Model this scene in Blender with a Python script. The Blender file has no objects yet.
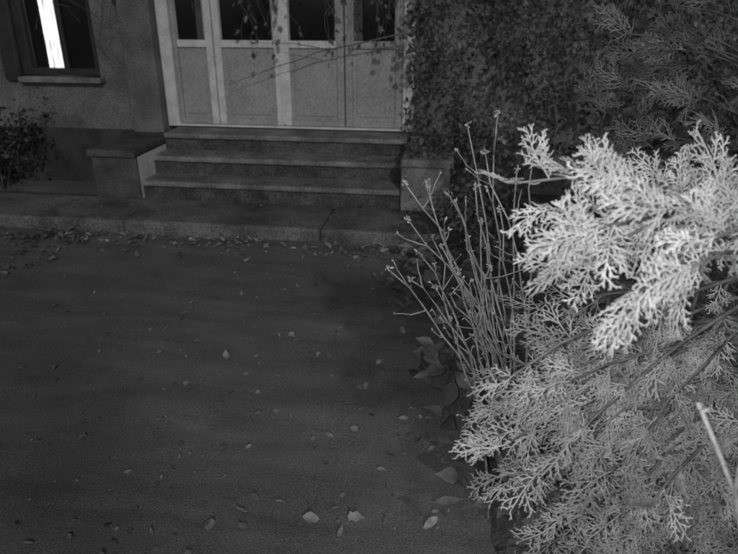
import bpy, math, random
import numpy as np
from mathutils import Vector, Matrix, noise
R = random.Random(7)
S = bpy.context.scene
S.view_settings.view_transform='Standard'; S.view_settings.look='None'; S.view_settings.exposure=0

# ---------------- materials ----------------
def mat(name, c0, c1, scale=5, rough=0.85, bump=0.0, bscale=40, detail=3, grain=0.0, shade=False, spec=0.3, stops=(0.35,0.65), gs=230):
    m=bpy.data.materials.new(name); m.use_nodes=True; nt=m.node_tree; N=nt.nodes; L=nt.links
    b=N['Principled BSDF']; b.inputs['Roughness'].default_value=rough
    b.inputs['Specular IOR Level'].default_value=spec
    geo=N.new('ShaderNodeNewGeometry')
    n=N.new('ShaderNodeTexNoise'); n.inputs['Scale'].default_value=scale; n.inputs['Detail'].default_value=detail
    n.inputs['Roughness'].default_value=0.62
    L.new(geo.outputs['Position'],n.inputs['Vector'])
    r=N.new('ShaderNodeValToRGB'); r.color_ramp.elements[0].position=stops[0]; r.color_ramp.elements[1].position=stops[1]
    r.color_ramp.elements[0].color=(c0,c0,c0,1); r.color_ramp.elements[1].color=(c1,c1,c1,1)
    L.new(n.outputs['Fac'],r.inputs['Fac']); out=r.outputs['Color']
    def mul(out,val):
        x=N.new('ShaderNodeMix'); x.data_type='RGBA'; x.blend_type='MULTIPLY'; x.inputs[0].default_value=1
        L.new(out,x.inputs[6]); L.new(val,x.inputs[7]); return x.outputs[2]
    if grain>0:
        g=N.new('ShaderNodeTexNoise'); g.inputs['Scale'].default_value=gs; g.inputs['Detail'].default_value=1
        L.new(geo.outputs['Position'],g.inputs['Vector'])
        mr=N.new('ShaderNodeMapRange'); mr.inputs[1].default_value=.3; mr.inputs[2].default_value=.7
        mr.inputs[3].default_value=1-grain; mr.inputs[4].default_value=1+grain
        L.new(g.outputs['Fac'],mr.inputs[0]); out=mul(out,mr.outputs[0])
    if shade:
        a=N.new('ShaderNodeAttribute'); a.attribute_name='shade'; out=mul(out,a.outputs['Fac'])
    L.new(out,b.inputs['Base Color'])
    if bump>0:
        bn=N.new('ShaderNodeTexNoise'); bn.inputs['Scale'].default_value=bscale; bn.inputs['Detail'].default_value=2
        L.new(geo.outputs['Position'],bn.inputs['Vector'])
        bp=N.new('ShaderNodeBump'); bp.inputs['Strength'].default_value=bump; bp.inputs['Distance'].default_value=.02
        L.new(bn.outputs['Fac'],bp.inputs['Height']); L.new(bp.outputs['Normal'],b.inputs['Normal'])
    return m
M={}
M['asphalt']=mat('asphalt',.14,.25,1.3,.9,.16,110,grain=.42,detail=5,stops=(.3,.7),gs=210)
M['soil']=mat('soil',.09,.18,9,.95,1,30,grain=.4)
M['pave']=mat('pavement_concrete',.10,.24,3,.9,.3,60,grain=.5,detail=5,gs=110)
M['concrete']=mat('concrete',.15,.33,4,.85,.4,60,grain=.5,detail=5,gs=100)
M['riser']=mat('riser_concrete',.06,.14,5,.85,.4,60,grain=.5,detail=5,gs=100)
M['stucco']=mat('stucco',.13,.27,2.2,.9,.5,90,grain=.4,detail=6,gs=90)
M['plinth']=mat('plinth',.04,.09,4,.9,.6,60,grain=.4,gs=100)
M['white']=mat('white_paint',.64,.82,9,.5,0,60,grain=.14,gs=90)
M['panel']=mat('door_panel',.33,.44,3,.6,0,50,grain=.25,detail=4,gs=90)
M['darkframe']=mat('dark_window_frame',.04,.06,9,.5)
M['metal']=mat('handle_metal',.2,.3,9,.4)
M['roof']=mat('roof_tile',.05,.1,9,.9)
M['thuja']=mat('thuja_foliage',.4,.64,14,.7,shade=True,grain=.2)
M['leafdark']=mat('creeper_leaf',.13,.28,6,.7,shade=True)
M['weed']=mat('weed_leaf',.12,.24,12,.7,shade=True)
M['twig']=mat('pale_twig',.2,.4,30,.7,grain=.2)
M['bark']=mat('bark',.10,.22,20,.9)
M['litter']=mat('fallen_leaf',.22,.44,25,.8,shade=True)
gl=mat('dark_glass',.008,.014,3,.1,spec=.6); M['glass']=gl
M['room']=mat('dark_room',.01,.015,3,.9)
em=bpy.data.materials.new('lit_curtain'); em.use_nodes=True
nt=em.node_tree; b=nt.nodes['Principled BSDF']; b.inputs['Base Color'].default_value=(.8,.8,.8,1)
nn=nt.nodes.new('ShaderNodeTexNoise'); nn.inputs['Scale'].default_value=11
mr=nt.nodes.new('ShaderNodeMapRange'); mr.inputs[1].default_value=.35; mr.inputs[2].default_value=.6; mr.inputs[3].default_value=.1; mr.inputs[4].default_value=1.3
nt.links.new(nn.outputs['Fac'],mr.inputs[0]); nt.links.new(mr.outputs[0],b.inputs['Emission Strength'])
b.inputs['Emission Color'].default_value=(1,1,1,1); M['lit']=em

# ---------------- helpers ----------------
def empty(name,loc=(0,0,0)):
    e=bpy.data.objects.new(name,None); S.collection.objects.link(e); e.location=loc; e.empty_display_size=.2; return e
def link(name,V,F,m,parent=None,shade=None,smooth=False):
    me=bpy.data.meshes.new(name); me.from_pydata(V,[],F)
    if shade is not None:
        at=me.attributes.new('shade','FLOAT','POINT'); at.data.foreach_set('value',np.asarray(shade,dtype=np.float32))
    if smooth: me.polygons.foreach_set('use_smooth',[True]*len(me.polygons))
    me.materials.append(m); me.update()
    o=bpy.data.objects.new(name,me); S.collection.objects.link(o)
    if parent: o.parent=parent
    return o
def box(name,x0,x1,y0,y1,z0,z1,m,parent=None,bev=0.006):
    V=[(x,y,z) for x in(x0,x1) for y in(y0,y1) for z in(z0,z1)]
    F=[(0,1,3,2),(4,6,7,5),(0,4,5,1),(2,3,7,6),(0,2,6,4),(1,5,7,3)]
    o=link(name,V,F,m,parent)
    if bev:
        md=o.modifiers.new('b','BEVEL'); md.width=bev; md.segments=2
    return o
def tube(V,F,pts,r0,r1,n=6):
    base=len(V); k=len(pts)
    for i,p in enumerate(pts):
        p=Vector(p); a=Vector(pts[max(i-1,0)]); c=Vector(pts[min(i+1,k-1)])
        t=(c-a).normalized(); u=t.orthogonal().normalized(); w=t.cross(u)
        r=r0+(r1-r0)*i/(k-1)
        for j in range(n):
            an=2*math.pi*j/n; q=p+u*math.cos(an)*r+w*math.sin(an)*r; V.append(tuple(q))
    for i in range(k-1):
        for j in range(n):
            a=base+i*n+j; b2=base+i*n+(j+1)%n; F.append((a,b2,b2+n,a+n))
    F.append(tuple(base+(k-1)*n+j for j in range(n)))
def curve_pts(p0,p1,sag,n=8,jit=.0):
    p0=Vector(p0);p1=Vector(p1);sag=Vector(sag);out=[]
    for i in range(n+1):
        t=i/n; q=p0.lerp(p1,t)+sag*(4*t*(1-t))
        if 0<i<n: q+=Vector((R.uniform(-jit,jit),R.uniform(-jit,jit),R.uniform(-jit,jit)))
        out.append(q)
    return out

def leafproto(wid=.5,curl=.15,lob=False):
    prof=[(.18,.30),(.42,.5),(.7,.36),(.9,.13)] if not lob else [(.12,.42),(.3,.3),(.5,.5),(.78,.16)]
    V=[(0,0,0)]
    for t,w in prof:
        z=-curl*t*t
        V+= [(t,w*wid,z+.12*w),(t,0,z-.02),(t,-w*wid,z+.12*w)]
    V.append((1.05,0,-curl*1.1))
    F=[(0,2,1),(0,3,2)]
    for i in range(3):
        a=1+3*i
        F+=[(a,a+1,a+4,a+3),(a+1,a+2,a+5,a+4)]
    a=10; F+=[(a,a+1,13),(a+1,a+2,13)]
    return np.array(V),F
class Cloud:
    def __init__(s): s.V=[];s.F=[];s.S=[];s.n=0
    def add(s,proto,loc,axis,nrm,scale,shade):
        PV,PF=proto
        x=np.array(axis,float); x/=np.linalg.norm(x)+1e-9
        z=np.array(nrm,float); z=z-x*np.dot(z,x); l=np.linalg.norm(z)
        if l<1e-3: z=np.cross(x,[.3,.5,.8]); l=np.linalg.norm(z)
        z/=l; y=np.cross(z,x)
        W=(PV*scale)@np.array([x,y,z])+np.array(loc)
        s.V.append(W); n=s.n
        s.F+= [tuple(i+n for i in f) for f in PF]
        s.S.append(np.full(len(PV),shade)); s.n+=len(PV)
    def make(s,name,m,parent=None,smooth=False):
        return link(name,np.vstack(s.V).tolist(),s.F,m,parent,np.concatenate(s.S),smooth)
def rv(a=1): return np.array([R.gauss(0,a),R.gauss(0,a),R.gauss(0,a)])
LEAFS=[leafproto(.55,.1),leafproto(.6,.35),leafproto(.8,.2,True),leafproto(.7,-.15)]

# ---------------- ground ----------------
xs=[-400,-60,-15]+[-8+.1*i for i in range(141)]+[15,60,400]
ys=[-400,-60,-10]+[-1+.1*i for i in range(71)]+[12,60,400]
V=[(x,y,(.012*noise.noise(Vector((x*1.3,y*1.3,0)))+.006*noise.noise(Vector((x*4,y*4,3)))) if abs(x)<8 and -1<y<6 else 0) for y in ys for x in xs]
nx=len(xs);F=[(j*nx+i,j*nx+i+1,(j+1)*nx+i+1,(j+1)*nx+i) for j in range(len(ys)-1) for i in range(nx-1)]
g=link('ground',V,F,M['asphalt'],smooth=True)
nt=M['asphalt'].node_tree; N=nt.nodes; L=nt.links
bs=N['Principled BSDF']; src=bs.inputs['Base Color'].links[0].from_socket
geo=[n for n in N if n.type=='NEW_GEOMETRY'][0]
mp=N.new('ShaderNodeMapping'); mp.inputs['Scale'].default_value=(.6,2.6,1); mp.inputs['Rotation'].default_value=(0,0,.12)
L.new(geo.outputs['Position'],mp.inputs['Vector'])
st=N.new('ShaderNodeTexNoise'); st.inputs['Scale'].default_value=2.2; st.inputs['Detail'].default_value=6; st.inputs['Distortion'].default_value=1.0
L.new(mp.outputs[0],st.inputs['Vector'])
mr=N.new('ShaderNodeMapRange'); mr.inputs[1].default_value=.35; mr.inputs[2].default_value=.68; mr.inputs[3].default_value=.82; mr.inputs[4].default_value=1.16
L.new(st.outputs['Fac'],mr.inputs[0])
mx=N.new('ShaderNodeMix'); mx.data_type='RGBA'; mx.blend_type='MULTIPLY'; mx.inputs[0].default_value=1
L.new(src,mx.inputs[6]); L.new(mr.outputs[0],mx.inputs[7]); L.new(mx.outputs[2],bs.inputs['Base Color'])

V=[];F=[];ny=60;nxx=50
for j in range(ny+1):
    y=-.6+(6.0+.0)*j/ny
    xe=.28-.17*(y-1.0)+.06*noise.noise(Vector((0,y*3,1)))+.03*noise.noise(Vector((0,y*9,5)))
    for i in range(nxx+1):
        t=i/nxx; x=xe+(5-xe)*t**1.6
        h=-.02+.10*min(1,t*7)+.03*noise.noise(Vector((x*4,y*4,9)))*min(1,t*9)
        V.append((x,y,h+.01))
for j in range(ny):
    for i in range(nxx):
        a=j*(nxx+1)+i;F.append((a,a+1,a+nxx+2,a+nxx+1))
link('planting_bed',V,F,M['soil'],smooth=True)

# ---------------- pavement + steps ----------------
pv=empty('pavement')
xx=-7.0
for i,w in enumerate([1.6,1.5,1.45,1.5,1.0]):
    box('slab_%d'%i,xx,xx+w-.005,4.24,4.82,-.05,.095+.002*(i%2),M['pave'],pv,.02); xx+=w
box('side_slab',-7,-2.97,4.83,5.02,-.05,.05,M['riser'],pv,.01)
st=empty('front_steps')
D=[(4.80,.245),(5.05,.395),(5.30,.54)]
XL,XR=-2.56,-.43
for i,(y,z) in enumerate(D):
    z0=[.09,.245,.395][i]
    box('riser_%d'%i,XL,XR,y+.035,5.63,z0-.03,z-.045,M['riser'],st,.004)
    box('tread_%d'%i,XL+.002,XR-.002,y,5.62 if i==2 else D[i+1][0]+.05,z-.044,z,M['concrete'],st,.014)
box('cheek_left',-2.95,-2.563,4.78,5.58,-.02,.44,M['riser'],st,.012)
link('cheek_lit_face',[(-2.5615,4.80,.09),(-2.5615,5.56,.09),(-2.5615,5.56,.44),(-2.5615,4.80,.44)],[(0,1,2,3)],M['white'],st)  # white sheet: light on the cheek's inner face, put into the colour
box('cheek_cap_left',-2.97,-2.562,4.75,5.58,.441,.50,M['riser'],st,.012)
box('cheek_right',-.427,-.05,4.78,5.58,-.02,.44,M['concrete'],st,.012)
box('cheek_cap_right',-.428,-.03,4.75,5.58,.441,.50,M['concrete'],st,.012)

# ---------------- house ----------------
H=empty('house')
WY=5.63
T=5.95
box('wall_left',-9,-4.02,WY,T,-.1,4.3,M['stucco'],H,0)
box('wall_below_window',-4.02,-3.24,WY,T,-.1,.95,M['stucco'],H,0)
box('wall_above_window',-4.02,-3.24,WY,T,2.45,4.3,M['stucco'],H,0)
box('wall_mid',-3.24,-2.64,WY,T,-.1,4.3,M['stucco'],H,0)
box('wall_above_door',-2.64,-.40,WY,T,2.72,4.3,M['stucco'],H,0)
box('wall_right',-.40,7,WY,T,-.1,4.3,M['stucco'],H,0)
box('plinth_left',-9,-2.98,WY-.04,WY-.001,-.1,.50,M['plinth'],H,.01)
box('pilaster',-2.93,-2.645,WY-.12,WY-.001,.50,2.9,M['stucco'],H,.008)
V=[(-9.4,5.2,4.2),(7.4,5.2,4.2),(7.4,9,6.6),(-9.4,9,6.6),(-9.4,5.2,4.32),(7.4,5.2,4.32),(7.4,9,6.72),(-9.4,9,6.72)]
link('roof',V,[(0,3,2,1),(4,5,6,7),(0,1,5,4),(1,2,6,5),(2,3,7,6),(3,0,4,7)],M['roof'],H)
box('room_behind',-9,7,T+.6,T+.7,-.1,4.3,M['room'],H,0)
box('window_frame_l',-4.018,-3.93,WY+.03,WY+.10,.97,2.44,M['darkframe'],H)
box('window_frame_r',-3.30,-3.242,WY+.03,WY+.10,.97,2.44,M['darkframe'],H)
box('window_frame_b',-3.93,-3.30,WY+.03,WY+.10,.97,1.03,M['darkframe'],H)
box('window_mullion',-3.60,-3.55,WY+.03,WY+.10,1.03,2.44,M['darkframe'],H)
box('window_pane_r',-3.55,-3.30,WY+.06,WY+.07,1.03,2.44,M['glass'],H,0)
box('shutter',-4.14,-4.0,WY-.06,WY-.002,.93,2.5,M['darkframe'],H)
cv=[];cf=[]
for i in range(25):
    x=-3.93+.35*i/24; y=WY+.12+.012*math.sin(i*1.4)
    cv+=[(x,y,1.0),(x,y,2.44)]
    if i: cf.append((2*i-2,2*i,2*i+1,2*i-1))
link('curtain_dark',cv[:20],cf[:9],M['room'],H)
link('curtain_lit',cv[18:],cf[:15],M['lit'],H)
box('window_sill',-4.0,-3.2,WY-.09,WY+.03,.915,.962,M['concrete'],H,.008)
dz0,dz1=.545,2.72
DY=WY+.02
box('door_jamb_l',-2.638,-2.53,DY-.035,DY+.10,dz0,dz1,M['white'],H)
box('door_jamb_r',-.50,-.402,DY-.035,DY+.10,dz0,dz1,M['white'],H)
box('door_head',-2.53,-.50,DY-.035,DY+.10,dz1-.1,dz1-.002,M['white'],H)
box('door_sill',-2.53,-.50,DY-.03,DY+.10,dz0,dz0+.02,M['white'],H)
leaves=[(-2.527,-2.165),(-2.155,-1.56),(-1.55,-1.01),(-1.0,-.503)]
sw=.062
for i,(a,b_) in enumerate(leaves):
    z0=dz0+.024; z1=dz1-.104
    box('leaf%d_stile_l'%i,a,a+sw*(.6 if i==0 else 1),DY,DY+.045,z0,z1,M['white'] if i in(1,2) else M['panel'],H,.004)
    box('leaf%d_stile_r'%i,b_-sw,b_,DY,DY+.045,z0,z1,M['white'] if i in(0,1) else M['panel'],H,.004)
    a2=a+sw*(.6 if i==0 else 1)+.001; b2=b_-sw-.001
    box('leaf%d_rail_bottom'%i,a2,b2,DY,DY+.045,z0,z0+.05,M['panel'],H,.004)
    box('leaf%d_rail_mid'%i,a2,b2,DY-.001,DY+.045,1.225,1.285,M['white'] if i<3 else M['panel'],H,.004)
    box('leaf%d_rail_top'%i,a2,b2,DY,DY+.045,z1-.09,z1,M['panel'],H,.004)
    box('leaf%d_panel'%i,a2,b2,DY+.022,DY+.035,z0+.05,1.225,M['panel'],H,0)
    box('leaf%d_panel_field'%i,a2+.035,b2-.035,DY+.012,DY+.0215,z0+.085,1.19,M['panel'],H,.008)
    box('leaf%d_glass'%i,a2,b2,DY+.022,DY+.03,1.285,z1-.09,M['glass'],H,0)
    for sx,(u,v) in enumerate([(a2,a2+.012),(b2-.012,b2)]):
        box('leaf%d_bead%d'%(i,sx),u,v,DY+.010,DY+.0215,1.286,z1-.091,M['panel'],H,0)
box('leaf0_blind',-2.30,-2.241,DY+.012,DY+.0205,1.287,z1-.092,M['riser'],H,0)
box('leaf3_blind',-.924,-.85,DY+.012,DY+.0205,1.287,z1-.092,M['riser'],H,0)
box('door_cover_strip',-1.575,-1.535,DY-.014,DY-.0015,dz0+.034,dz1-.104,M['white'],H,.004)
box('door_handle_plate',-1.615,-1.59,DY-.01,DY-.0015,1.52,1.72,M['metal'],H,.003)
box('door_handle',-1.72,-1.60,DY-.05,DY-.03,1.66,1.68,M['metal'],H,.005)

# ---------------- climbing creeper ----------------
cr=empty('wall_creeper')
V=[];F=[]
for i in range(30):
    x=R.uniform(-.35,4.5); z=R.uniform(0,.2)
    pts=[(x,WY-.05,z)]
    for k in range(14):
        x=max(-.42,x+R.gauss(-.02,.09)); z+=R.uniform(.12,.28); pts.append((x,WY-.04-R.random()*.12,z))
    tube(V,F,pts,.008,.003,5)
for i in range(7):
    x=R.uniform(-4.0,-2.7); z=R.uniform(2.2,2.6); pts=[(x,WY-.02,z)]
    for k in range(12):
        x+=R.gauss(0,.09); z-=R.uniform(.03,.17); pts.append((x,WY-(.14 if -2.95<x<-2.63 else .02),max(z,.75)))
    tube(V,F,pts,.004,.0015,4)
hang=[]
for i in range(22):
    x=R.uniform(-1.8,-.45) if i<15 else R.uniform(-.75,-.4); z=2.75; y=WY-.08-R.random()*.16; pts=[(x,y,z)]
    zend=R.choice([1.3,1.4,1.45,1.5,1.6]) if i<15 else R.uniform(.7,1.4)
    while z>zend:
        x+=R.gauss(.0,.035) if i<15 else R.gauss(.01,.025); z-=.09; y=min(WY-.05,y+R.gauss(0,.012)); pts.append((x,y,z))
    hang.append(pts); tube(V,F,pts,.004,.0015,4)
for x,ze in ((-1.12,.95),(-2.25,1.3),(-.62,1.0)):
    pts=[(x+R.gauss(0,.015),WY-.12,2.7-k*.15) for k in range(int((2.7-ze)/.15))]
    tube(V,F,pts,.003,.0015,4)
tube(V,F,curve_pts((-.42,WY-.17,1.36),(-2.0,WY-.13,.93),(0,0,.05),10,.010),.008,.002,5)  # runners added in front of the door for a diagonal shadow streak
tube(V,F,curve_pts((-1.1,WY-.16,1.22),(-1.75,WY-.13,1.28),(0,0,.02),6,.008),.004,.0015,5)
link('stems',V,F,M['bark'],cr)
C=Cloud()
for k in range(19000):
    x=-.46+4.9*R.random()**1.15; z=R.uniform(.3,3.3)
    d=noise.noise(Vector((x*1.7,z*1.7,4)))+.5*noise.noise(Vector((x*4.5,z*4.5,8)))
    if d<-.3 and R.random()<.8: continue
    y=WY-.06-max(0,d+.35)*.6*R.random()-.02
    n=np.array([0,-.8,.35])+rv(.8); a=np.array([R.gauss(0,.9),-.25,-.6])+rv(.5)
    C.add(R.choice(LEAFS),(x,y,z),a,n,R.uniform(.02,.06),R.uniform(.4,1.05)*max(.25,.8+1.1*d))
for pts in hang:
    for p in pts[2:]:
        if R.random()<.75:
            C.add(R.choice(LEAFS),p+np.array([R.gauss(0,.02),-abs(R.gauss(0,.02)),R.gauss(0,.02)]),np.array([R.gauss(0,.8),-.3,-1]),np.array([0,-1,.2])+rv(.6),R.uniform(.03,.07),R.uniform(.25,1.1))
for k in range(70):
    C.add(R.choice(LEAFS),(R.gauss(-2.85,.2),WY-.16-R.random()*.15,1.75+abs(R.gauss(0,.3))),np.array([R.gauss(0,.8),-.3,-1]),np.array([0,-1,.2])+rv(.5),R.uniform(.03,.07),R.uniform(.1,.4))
for k in range(800):
    C.add(R.choice(LEAFS),(R.uniform(-.40,.3),R.uniform(4.8,5.5),.46+abs(R.gauss(0,.12))-(.25*R.random() if R.random()<.3 else 0)),rv(1)+np.array([0,-.4,-.2]),np.array([0,-.5,.8])+rv(.5),R.uniform(.03,.065),R.uniform(.3,.9))
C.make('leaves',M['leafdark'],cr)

def shrub(name,c,r,n,size,sh=(.4,1.2),nst=14,m='leafdark',base=None):
    e=empty(name); V=[];F=[];C=Cloud(); c=Vector(c); base=Vector(base or (c.x,c.y,0))
    tips=[]
    for i in range(nst):
        a=R.uniform(0,6.28); u=R.uniform(-.3,1); q=math.sqrt(max(0,1-u*u))
        t=c+Vector((r[0]*q*math.cos(a),r[1]*q*math.sin(a),r[2]*u))*R.uniform(.7,1.05)
        pts=curve_pts(base+Vector((R.gauss(0,.05),R.gauss(0,.05),0)),t,(0,0,.12*r[2]),8,.02)
        tube(V,F,pts,.009,.003,5); tips.append(pts)
    for k in range(n):
        pts=R.choice(tips); p=pts[R.randint(3,8)]+Vector(rv(.13*max(r)))
        d=np.array(p-c)
        C.add(R.choice(LEAFS),p,d+rv(.5)+np.array([0,0,-.2]),np.array([0,-.4,1])+rv(.7),size*R.uniform(.6,1.25),R.uniform(*sh))
    link('stems',V,F,M['bark'],e); C.make('leaves',M[m],e)
shrub('garden_shrub',(-4.2,5.2,.42),(.8,.35,.38),1300,.05,(.1,.5))
shrub('garden_shrub',(1.9,3.9,1.05),(.95,.7,.95),3600,.055,(.4,1.2),26)
shrub('garden_shrub',(3.3,4.4,1.5),(1.0,.8,1.4),3600,.065,(.4,1.1),26)
shrub('garden_shrub',(.35,4.0,.35),(.5,.5,.4),1500,.045,(.3,.9),16)

# ---------------- thuja ----------------
def spray(L,seed,lod=2,w=.0036,sp=.0125):
    rr=random.Random(seed); V=[];F=[]
    def rib(x,y,z,ang,l,w0,bend=0,k=2):
        base=len(V)
        for i in range(k+1):
            t=i/k; a=ang+bend*t
            px=x+math.cos(ang+bend*t*.5)*l*t; py=y+math.sin(ang+bend*t*.5)*l*t
            ww=w0*(1-.12*t) if i<k else w0*.38
            nx_,ny_=-math.sin(a),math.cos(a)
            V.append((px+nx_*ww/2,py+ny_*ww/2,z)); V.append((px,py,z+ww*.38)); V.append((px-nx_*ww/2,py-ny_*ww/2,z))
        for i in range(k):
            b0=base+3*i
            F.append((b0,b0+1,b0+4,b0+3)); F.append((b0+1,b0+2,b0+5,b0+4))
        return lambda t:(x+math.cos(ang+bend*t*.5)*l*t, y+math.sin(ang+bend*t*.5)*l*t, ang+bend*t)
    mb=rr.uniform(-.7,.7)
    main=rib(0,0,0,0,L,w*1.1,mb,6)
    n=int(L/sp)
    for i in range(n):
        t=(i+.6+rr.uniform(-.3,.3))/n; s=1 if i%2 else -1
        if rr.random()<.08: continue
        x,y,a=main(t); zz=rr.uniform(-.004,.004)
        prof=min(1,(t+.22)/.42)*(1-t)**.7
        l=L*.55*prof*rr.uniform(.55,1.2)+.008
        ang=a+s*rr.uniform(.6,1.0); be=-s*rr.uniform(-.1,.6)
        sb=rib(x,y,zz,ang,l,w,be,3)
        m=max(1,int(l/.0098))
        if l<.012: continue
        for j in range(m):
            if rr.random()<.10: continue
            u=(j+.7+rr.uniform(-.25,.25))/m*.94; s2=1 if j%2 else -1
            x2,y2,a2=sb(u)
            l2=(.030*(1-u)**.55*min(1,l/.06)+.006)*rr.uniform(.6,1.3)
            an2=a2+s2*rr.uniform(.5,.95); z2=zz+rr.uniform(-.003,.003)
            q=rib(x2,y2,z2,an2,l2,w*.92,-s2*rr.uniform(0,.4),2)
            if lod>1 and l2>.011:
                for e_ in range(int(l2/.0085)):
                    v=(e_+.8)/(l2/.0085); s3=1 if e_%2 else -1
                    if v>.92: break
                    x3,y3,a3=q(v); rib(x3,y3,z2,a3+s3*rr.uniform(.5,.85),.0085*rr.uniform(.6,1.3)*(1.2-v*.6),w*.85,0,1)
    P=np.array(V)
    k=rr.uniform(.5,3.2); k2=rr.uniform(-4,4)
    P[:,2]+= -k*P[:,0]**2 - 2.5*P[:,1]**2 + k2*P[:,0]*P[:,1] + .007*np.sin(P[:,0]*45+seed)*np.cos(P[:,1]*55+seed)
    return P,F
HI=[spray(.17,i,2,.0038) for i in range(9)]
MD=[spray(.13,20+i,2,.0034) for i in range(9)]
LO=[spray(.17,40+i,1,.0042) for i in range(6)]
th=empty('thuja_shrub')
C=Cloud(); BV=[];BF=[]
def limb(p,d,sag,r0=.012):
    pts=curve_pts(p,d,sag,7,.012); tube(BV,BF,pts,r0,.0022,6); return pts
trunk=[Vector((.78,1.5,0)),Vector((.80,1.5,.4)),Vector((.76,1.48,.8)),Vector((.8,1.46,1.2)),Vector((.78,1.5,1.45))]
tube(BV,BF,trunk,.035,.012,8)
for (bx,by,tx,ty,tz) in [(.5,1.6,.42,1.35,1.2),(.58,1.55,.50,1.3,1.22),(.62,1.6,.60,1.38,1.25),(.45,1.7,.36,1.45,1.15)]:
    tube(BV,BF,curve_pts((bx,by,0),(tx,ty,tz),(.02,0,0),9,.012),.009,.004,6)
def near_tr(z): 
    i=min(3,int(z/.4)); return trunk[i].lerp(trunk[i+1],min(1,max(0,z/.4-i)))
cam=np.array([0,0,1.6])
def place(protos,p,axis,face,scale,shade,jit=.8):
    p=np.array(p); tc=cam-p; tc/=np.linalg.norm(tc)
    n=tc*face+rv(jit)
    C.add(R.choice(protos),p,axis,n,scale,shade)
def bough(p0,p1,sag,n,protos,sc,sh,face=1.0,flat=1.0):
    pts=limb(p0,p1,sag,.006)
    ax=np.array(pts[-1]-pts[-3])
    ax/=np.linalg.norm(ax)
    for k in range(n):
        t=.3+.7*(k+.5)/n; f=t*7; i=min(6,int(f)); q=pts[i].lerp(pts[i+1],f-i)
        side=np.cross(ax,cam-np.array(q)); side/=np.linalg.norm(side)
        a=ax*R.uniform(.6,1.1)+side*(1 if k%2 else -1)*R.uniform(.35,1.0)*flat+rv(.25)
        place(protos,q,a,face,R.uniform(*sc),R.uniform(*sh))
    place(protos,pts[-1],ax+rv(.15),face,R.uniform(*sc),R.uniform(*sh))
UP=[(.16,1.02,1.29),(.12,1.06,1.325),(.20,.99,1.21),(.22,.95,1.29),(.31,.95,1.32),(.42,.93,1.32),
    (.34,.90,1.25),(.26,1.02,1.33),(.50,.97,1.34),(.50,.95,1.27),(.28,.92,1.20),(.45,.90,1.29),(.17,1.0,1.25),(.37,.92,1.29),(.24,.98,1.25)]
for t in UP:
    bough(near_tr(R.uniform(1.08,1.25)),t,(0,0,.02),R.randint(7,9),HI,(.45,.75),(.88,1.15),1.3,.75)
for k in range(82):
    z=R.uniform(.36,.98)
    xm=.21-.12*max(0,min(1,(z-.5)/.3))
    if k<50: t=(R.uniform(xm,.6),R.uniform(.98,1.2),z)
    else: t=(R.uniform(xm+.05,.75),R.uniform(1.1,1.4),z)
    if t[0]>.32 and z>.84: t=(t[0]-.2,t[1],z-.09)
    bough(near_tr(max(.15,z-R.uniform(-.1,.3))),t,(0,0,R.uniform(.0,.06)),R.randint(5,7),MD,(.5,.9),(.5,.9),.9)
for k in range(150):
    z=R.uniform(.12,1.2); an=R.uniform(0,6.28); rad=R.uniform(.15,.6)*(1-.35*z/1.5)
    x=.82+rad*math.cos(an); y=1.70+rad*math.sin(an)
    a=np.array([math.cos(an),math.sin(an),.6])+rv(.4)
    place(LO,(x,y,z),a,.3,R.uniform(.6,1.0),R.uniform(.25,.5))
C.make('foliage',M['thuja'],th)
link('branches',BV,BF,M['bark'],th,smooth=True)

t2=empty('thuja_shrub'); C=Cloud(); BV=[];BF=[]
tr2=[Vector((1.35,2.9,0)),Vector((1.33,2.9,.8)),Vector((1.3,2.88,1.5)),Vector((1.3,2.9,1.9))]
tube(BV,BF,tr2,.04,.01,8)
for k in range(170):
    z=R.uniform(.3,1.75); an=R.uniform(0,6.28); rad=.7*(1-.4*z/1.8)*R.uniform(.5,1.1)
    p=(1.15+rad*math.cos(an),2.9+rad*math.sin(an),z)
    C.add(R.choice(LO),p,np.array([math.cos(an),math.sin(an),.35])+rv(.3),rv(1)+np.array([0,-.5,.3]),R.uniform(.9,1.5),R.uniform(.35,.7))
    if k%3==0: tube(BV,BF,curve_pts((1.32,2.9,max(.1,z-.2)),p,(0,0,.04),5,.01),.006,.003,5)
C.make('foliage',M['thuja'],t2); link('branches',BV,BF,M['bark'],t2,smooth=True)

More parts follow.
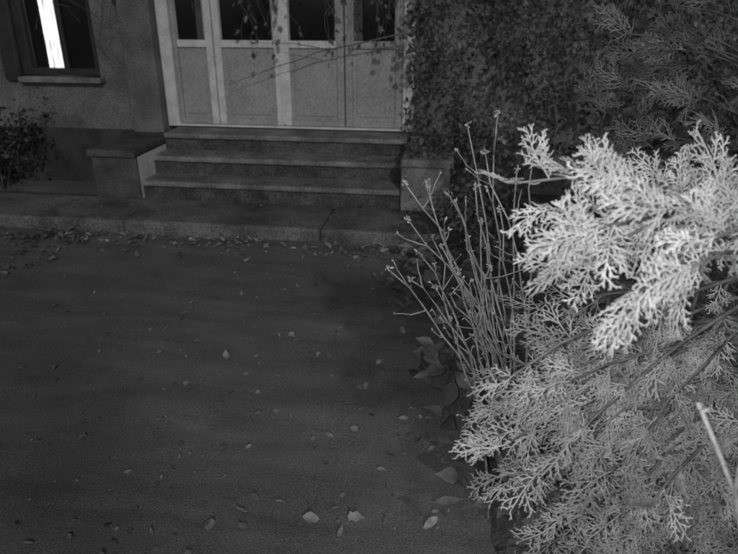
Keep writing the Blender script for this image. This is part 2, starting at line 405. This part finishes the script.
# ---------------- twiggy shrub ----------------
tw=empty('budding_shrub'); V=[];F=[];C=Cloud()
b0=Vector((.30,1.70,.0))
tips=[(-.137,1.656,1.155),(-.08,1.66,1.15),(-.17,1.57,.94),(.02,1.76,1.29),(.07,1.72,1.23),(-.13,1.7,1.04),(.1,1.8,1.32),(-.11,1.6,.90),(-.03,1.6,1.0),(.16,1.75,1.18),(.07,1.65,1.06),(-.06,1.72,.98),(.0,1.75,1.08),(.04,1.7,.99),(.12,1.7,1.08),(-.04,1.6,.88),(.2,1.75,1.22),(.02,1.6,.92),(.1,1.6,.95),(.05,1.7,1.14),(-.02,1.68,1.12),(-.09,1.62,.97)]
for t in tips:
    t=Vector(t); mid=Vector((.15+R.gauss(0,.05),1.6+R.gauss(0,.05),.70+R.gauss(0,.09)))
    b1=b0+Vector((R.gauss(0,.05),R.gauss(0,.04),0)); pts=[]
    for i in range(13):
        s=i/12; q=(1-s)**2*b1+2*s*(1-s)*mid+s*s*t
        if 0<i<12: q=q+Vector((R.gauss(0,.007),R.gauss(0,.007),R.gauss(0,.005)))
        pts.append(q)
    tube(V,F,pts,.0048,.0022,6)
    for i in range(4,12):
        if R.random()<.65:
            d=Vector((R.gauss(-.3,.5),R.gauss(-.2,.4),R.uniform(.1,1))).normalized()*R.uniform(.02,.12)
            e=pts[i]+d; tube(V,F,curve_pts(pts[i],e,(0,0,-.006),4,.003),.0026,.0015,5)
            for j in range(3): C.add(LEAFS[1],e,d+Vector(rv(.03)),rv(1),R.uniform(.006,.012),.8)
        C.add(LEAFS[0],pts[i],rv(.6)+np.array([0,0,.9]),rv(1),R.uniform(.007,.013),.6)
    for j in range(12):
        C.add(LEAFS[j%2],pts[-1]+Vector(rv(.003)),rv(.9)+np.array([0,-.2,.5]),rv(1),R.uniform(.006,.014),.8)
link('stems',V,F,M['twig'],tw,smooth=True); C.make('buds',M['thuja'],tw)
fs=empty('bare_shoot'); V=[];F=[]
p=[Vector((.55,.80,0)),Vector((.50,.78,.5)),Vector((.42,.72,.9)),Vector((.375,.70,1.02)),Vector((.345,.715,1.08)),Vector((.318,.717,1.13))]
tube(V,F,p,.005,.0026,7)
tube(V,F,[p[3],Vector((.365,.69,1.07)),Vector((.37,.685,1.10))],.003,.002,6)
link('stem',V,F,M['twig'],fs,smooth=True)
C=Cloud()
for j in range(6): C.add(LEAFS[0],p[-1],rv(.6)+np.array([0,0,1]),rv(1),.011,.7)
C.add(LEAFS[1],(.37,.685,1.10),(0,-.2,1),(0,-1,0),.016,.7)
C.make('buds',M['thuja'],fs)

# ---------------- weeds ----------------
we=empty('broadleaf_weeds'); C=Cloud()
for k in range(42):
    y=R.uniform(1.6,3.9); x=.20-.17*(y-1.0)+R.uniform(-.12,.35)
    for j in range(R.randint(3,7)):
        an=R.uniform(0,6.28)
        C.add(R.choice(LEAFS[:2]),(x+R.gauss(0,.03),y+R.gauss(0,.03),R.uniform(.02,.14)),(math.cos(an),math.sin(an),R.uniform(.0,.8)),np.array([0,-.3,1])+rv(.3),R.uniform(.05,.13),R.uniform(.5,1.3))
C.make('leaves',M['weed'],we)
wl=empty('low_weeds'); C=Cloud()
for k in range(110):
    x=R.uniform(-3.6,-2.2); y=R.uniform(2.8,4.15)
    if x>-2.45-.25*(4.1-y): continue
    for j in range(5):
        an=R.uniform(0,6.28)
        C.add(R.choice(LEAFS),(x+R.gauss(0,.04),y+R.gauss(0,.04),.02),(math.cos(an),math.sin(an),.4),np.array([0,0,1])+rv(.3),R.uniform(.02,.06),R.uniform(.3,1.1))
C.make('leaves',M['weed'],wl)

# ---------------- fallen leaves ----------------
C=Cloud()
def drop(x,y,s,z=.008,sh=1):
    an=R.uniform(0,6.28); p=leafproto(R.uniform(.3,.7),R.uniform(-.5,.5)) if R.random()<.8 else LEAFS[2]
    C.add(p,(x,y,z+s*.1),(math.cos(an),math.sin(an),R.gauss(0,.12)),np.array([0,0,1])+rv(.2),s,sh)
for k in range(380):
    y=R.uniform(1.2,4.2); x=R.gauss(-.5,.65)-.12*y
    if x>.25-.17*(y-1): x=.25-.17*(y-1)-abs(R.gauss(0,.25))
    drop(x,y,R.uniform(.014,.045),sh=R.uniform(.4,1.0))
for k in range(330):
    drop(R.uniform(-2.9,-.1),4.22-abs(R.gauss(0,.18)),R.uniform(.018,.065),sh=R.uniform(.4,1.4))
for k in range(90):
    drop(R.uniform(-3.3,-.1),R.uniform(4.26,4.8),R.uniform(.015,.045),.10,R.uniform(.3,1))
for k in range(60):
    i=R.randint(0,2); drop(R.uniform(XL,XR),D[i][0]+R.uniform(.03,.22),R.uniform(.02,.04),D[i][1]+.003,R.uniform(.3,1))
for k in range(1100):
    y=R.uniform(1.2,4.2); drop(R.uniform(-3.2,.1),y,R.uniform(.004,.014),.003,R.uniform(.3,1.1))
for (x,y,s) in [(-1.05,2.55,.05),(-.35,3.05,.07),(-.25,3.0,.07),(-1.15,1.72,.05),(-.75,1.55,.06),(-.45,1.6,.06),(-.3,1.62,.06),(-.02,1.72,.10),(.0,1.66,.07),(-.5,4.1,.09),(-.62,4.15,.07),(-2.3,4.12,.08)]:
    drop(x,y,s,sh=1.1)
C.make('fallen_leaves',M['litter'],smooth=True)

# ---------------- lights / world ----------------
W=bpy.data.worlds.new('World'); S.world=W; W.use_nodes=True; nt=W.node_tree
sky=nt.nodes.new('ShaderNodeTexSky'); sky.sky_type='NISHITA'; sky.sun_disc=False
az=math.radians(160); el=math.radians(27)
sky.sun_elevation=el; sky.sun_rotation=az
bw=nt.nodes.new('ShaderNodeRGBToBW'); nt.links.new(sky.outputs[0],bw.inputs[0]); nt.links.new(bw.outputs[0],nt.nodes['Background'].inputs[0])
nt.nodes['Background'].inputs[1].default_value=.028
sd=bpy.data.lights.new('moon_sun','SUN'); sd.energy=.55; sd.angle=math.radians(1.5)
so=bpy.data.objects.new('moon_sun',sd); S.collection.objects.link(so)
d=Vector((math.sin(az)*math.cos(el),math.cos(az)*math.cos(el),math.sin(el)))
so.rotation_euler=d.to_track_quat('Z','Y').to_euler()
ld=bpy.data.lights.new('infrared_lamp','SPOT'); ld.energy=60; ld.spot_size=math.radians(84); ld.spot_blend=1; ld.shadow_soft_size=.04
lo=bpy.data.objects.new('infrared_lamp',ld); S.collection.objects.link(lo); lo.location=(-.06,-.05,1.66)
tgt=Vector((.10,1.05,1.20)); lo.rotation_euler=(lo.location-tgt).to_track_quat('Z','Y').to_euler()

cd=bpy.data.cameras.new('camera'); cd.lens=31.2; cd.sensor_width=36; cd.clip_start=.02; cd.clip_end=1500
cd.dof.use_dof=True; cd.dof.focus_distance=1.9; cd.dof.aperture_fstop=4.4
co=bpy.data.objects.new('camera',cd); S.collection.objects.link(co)
co.location=(0,0,1.6); co.rotation_euler=(math.radians(66.6),0,math.radians(8)); S.camera=co
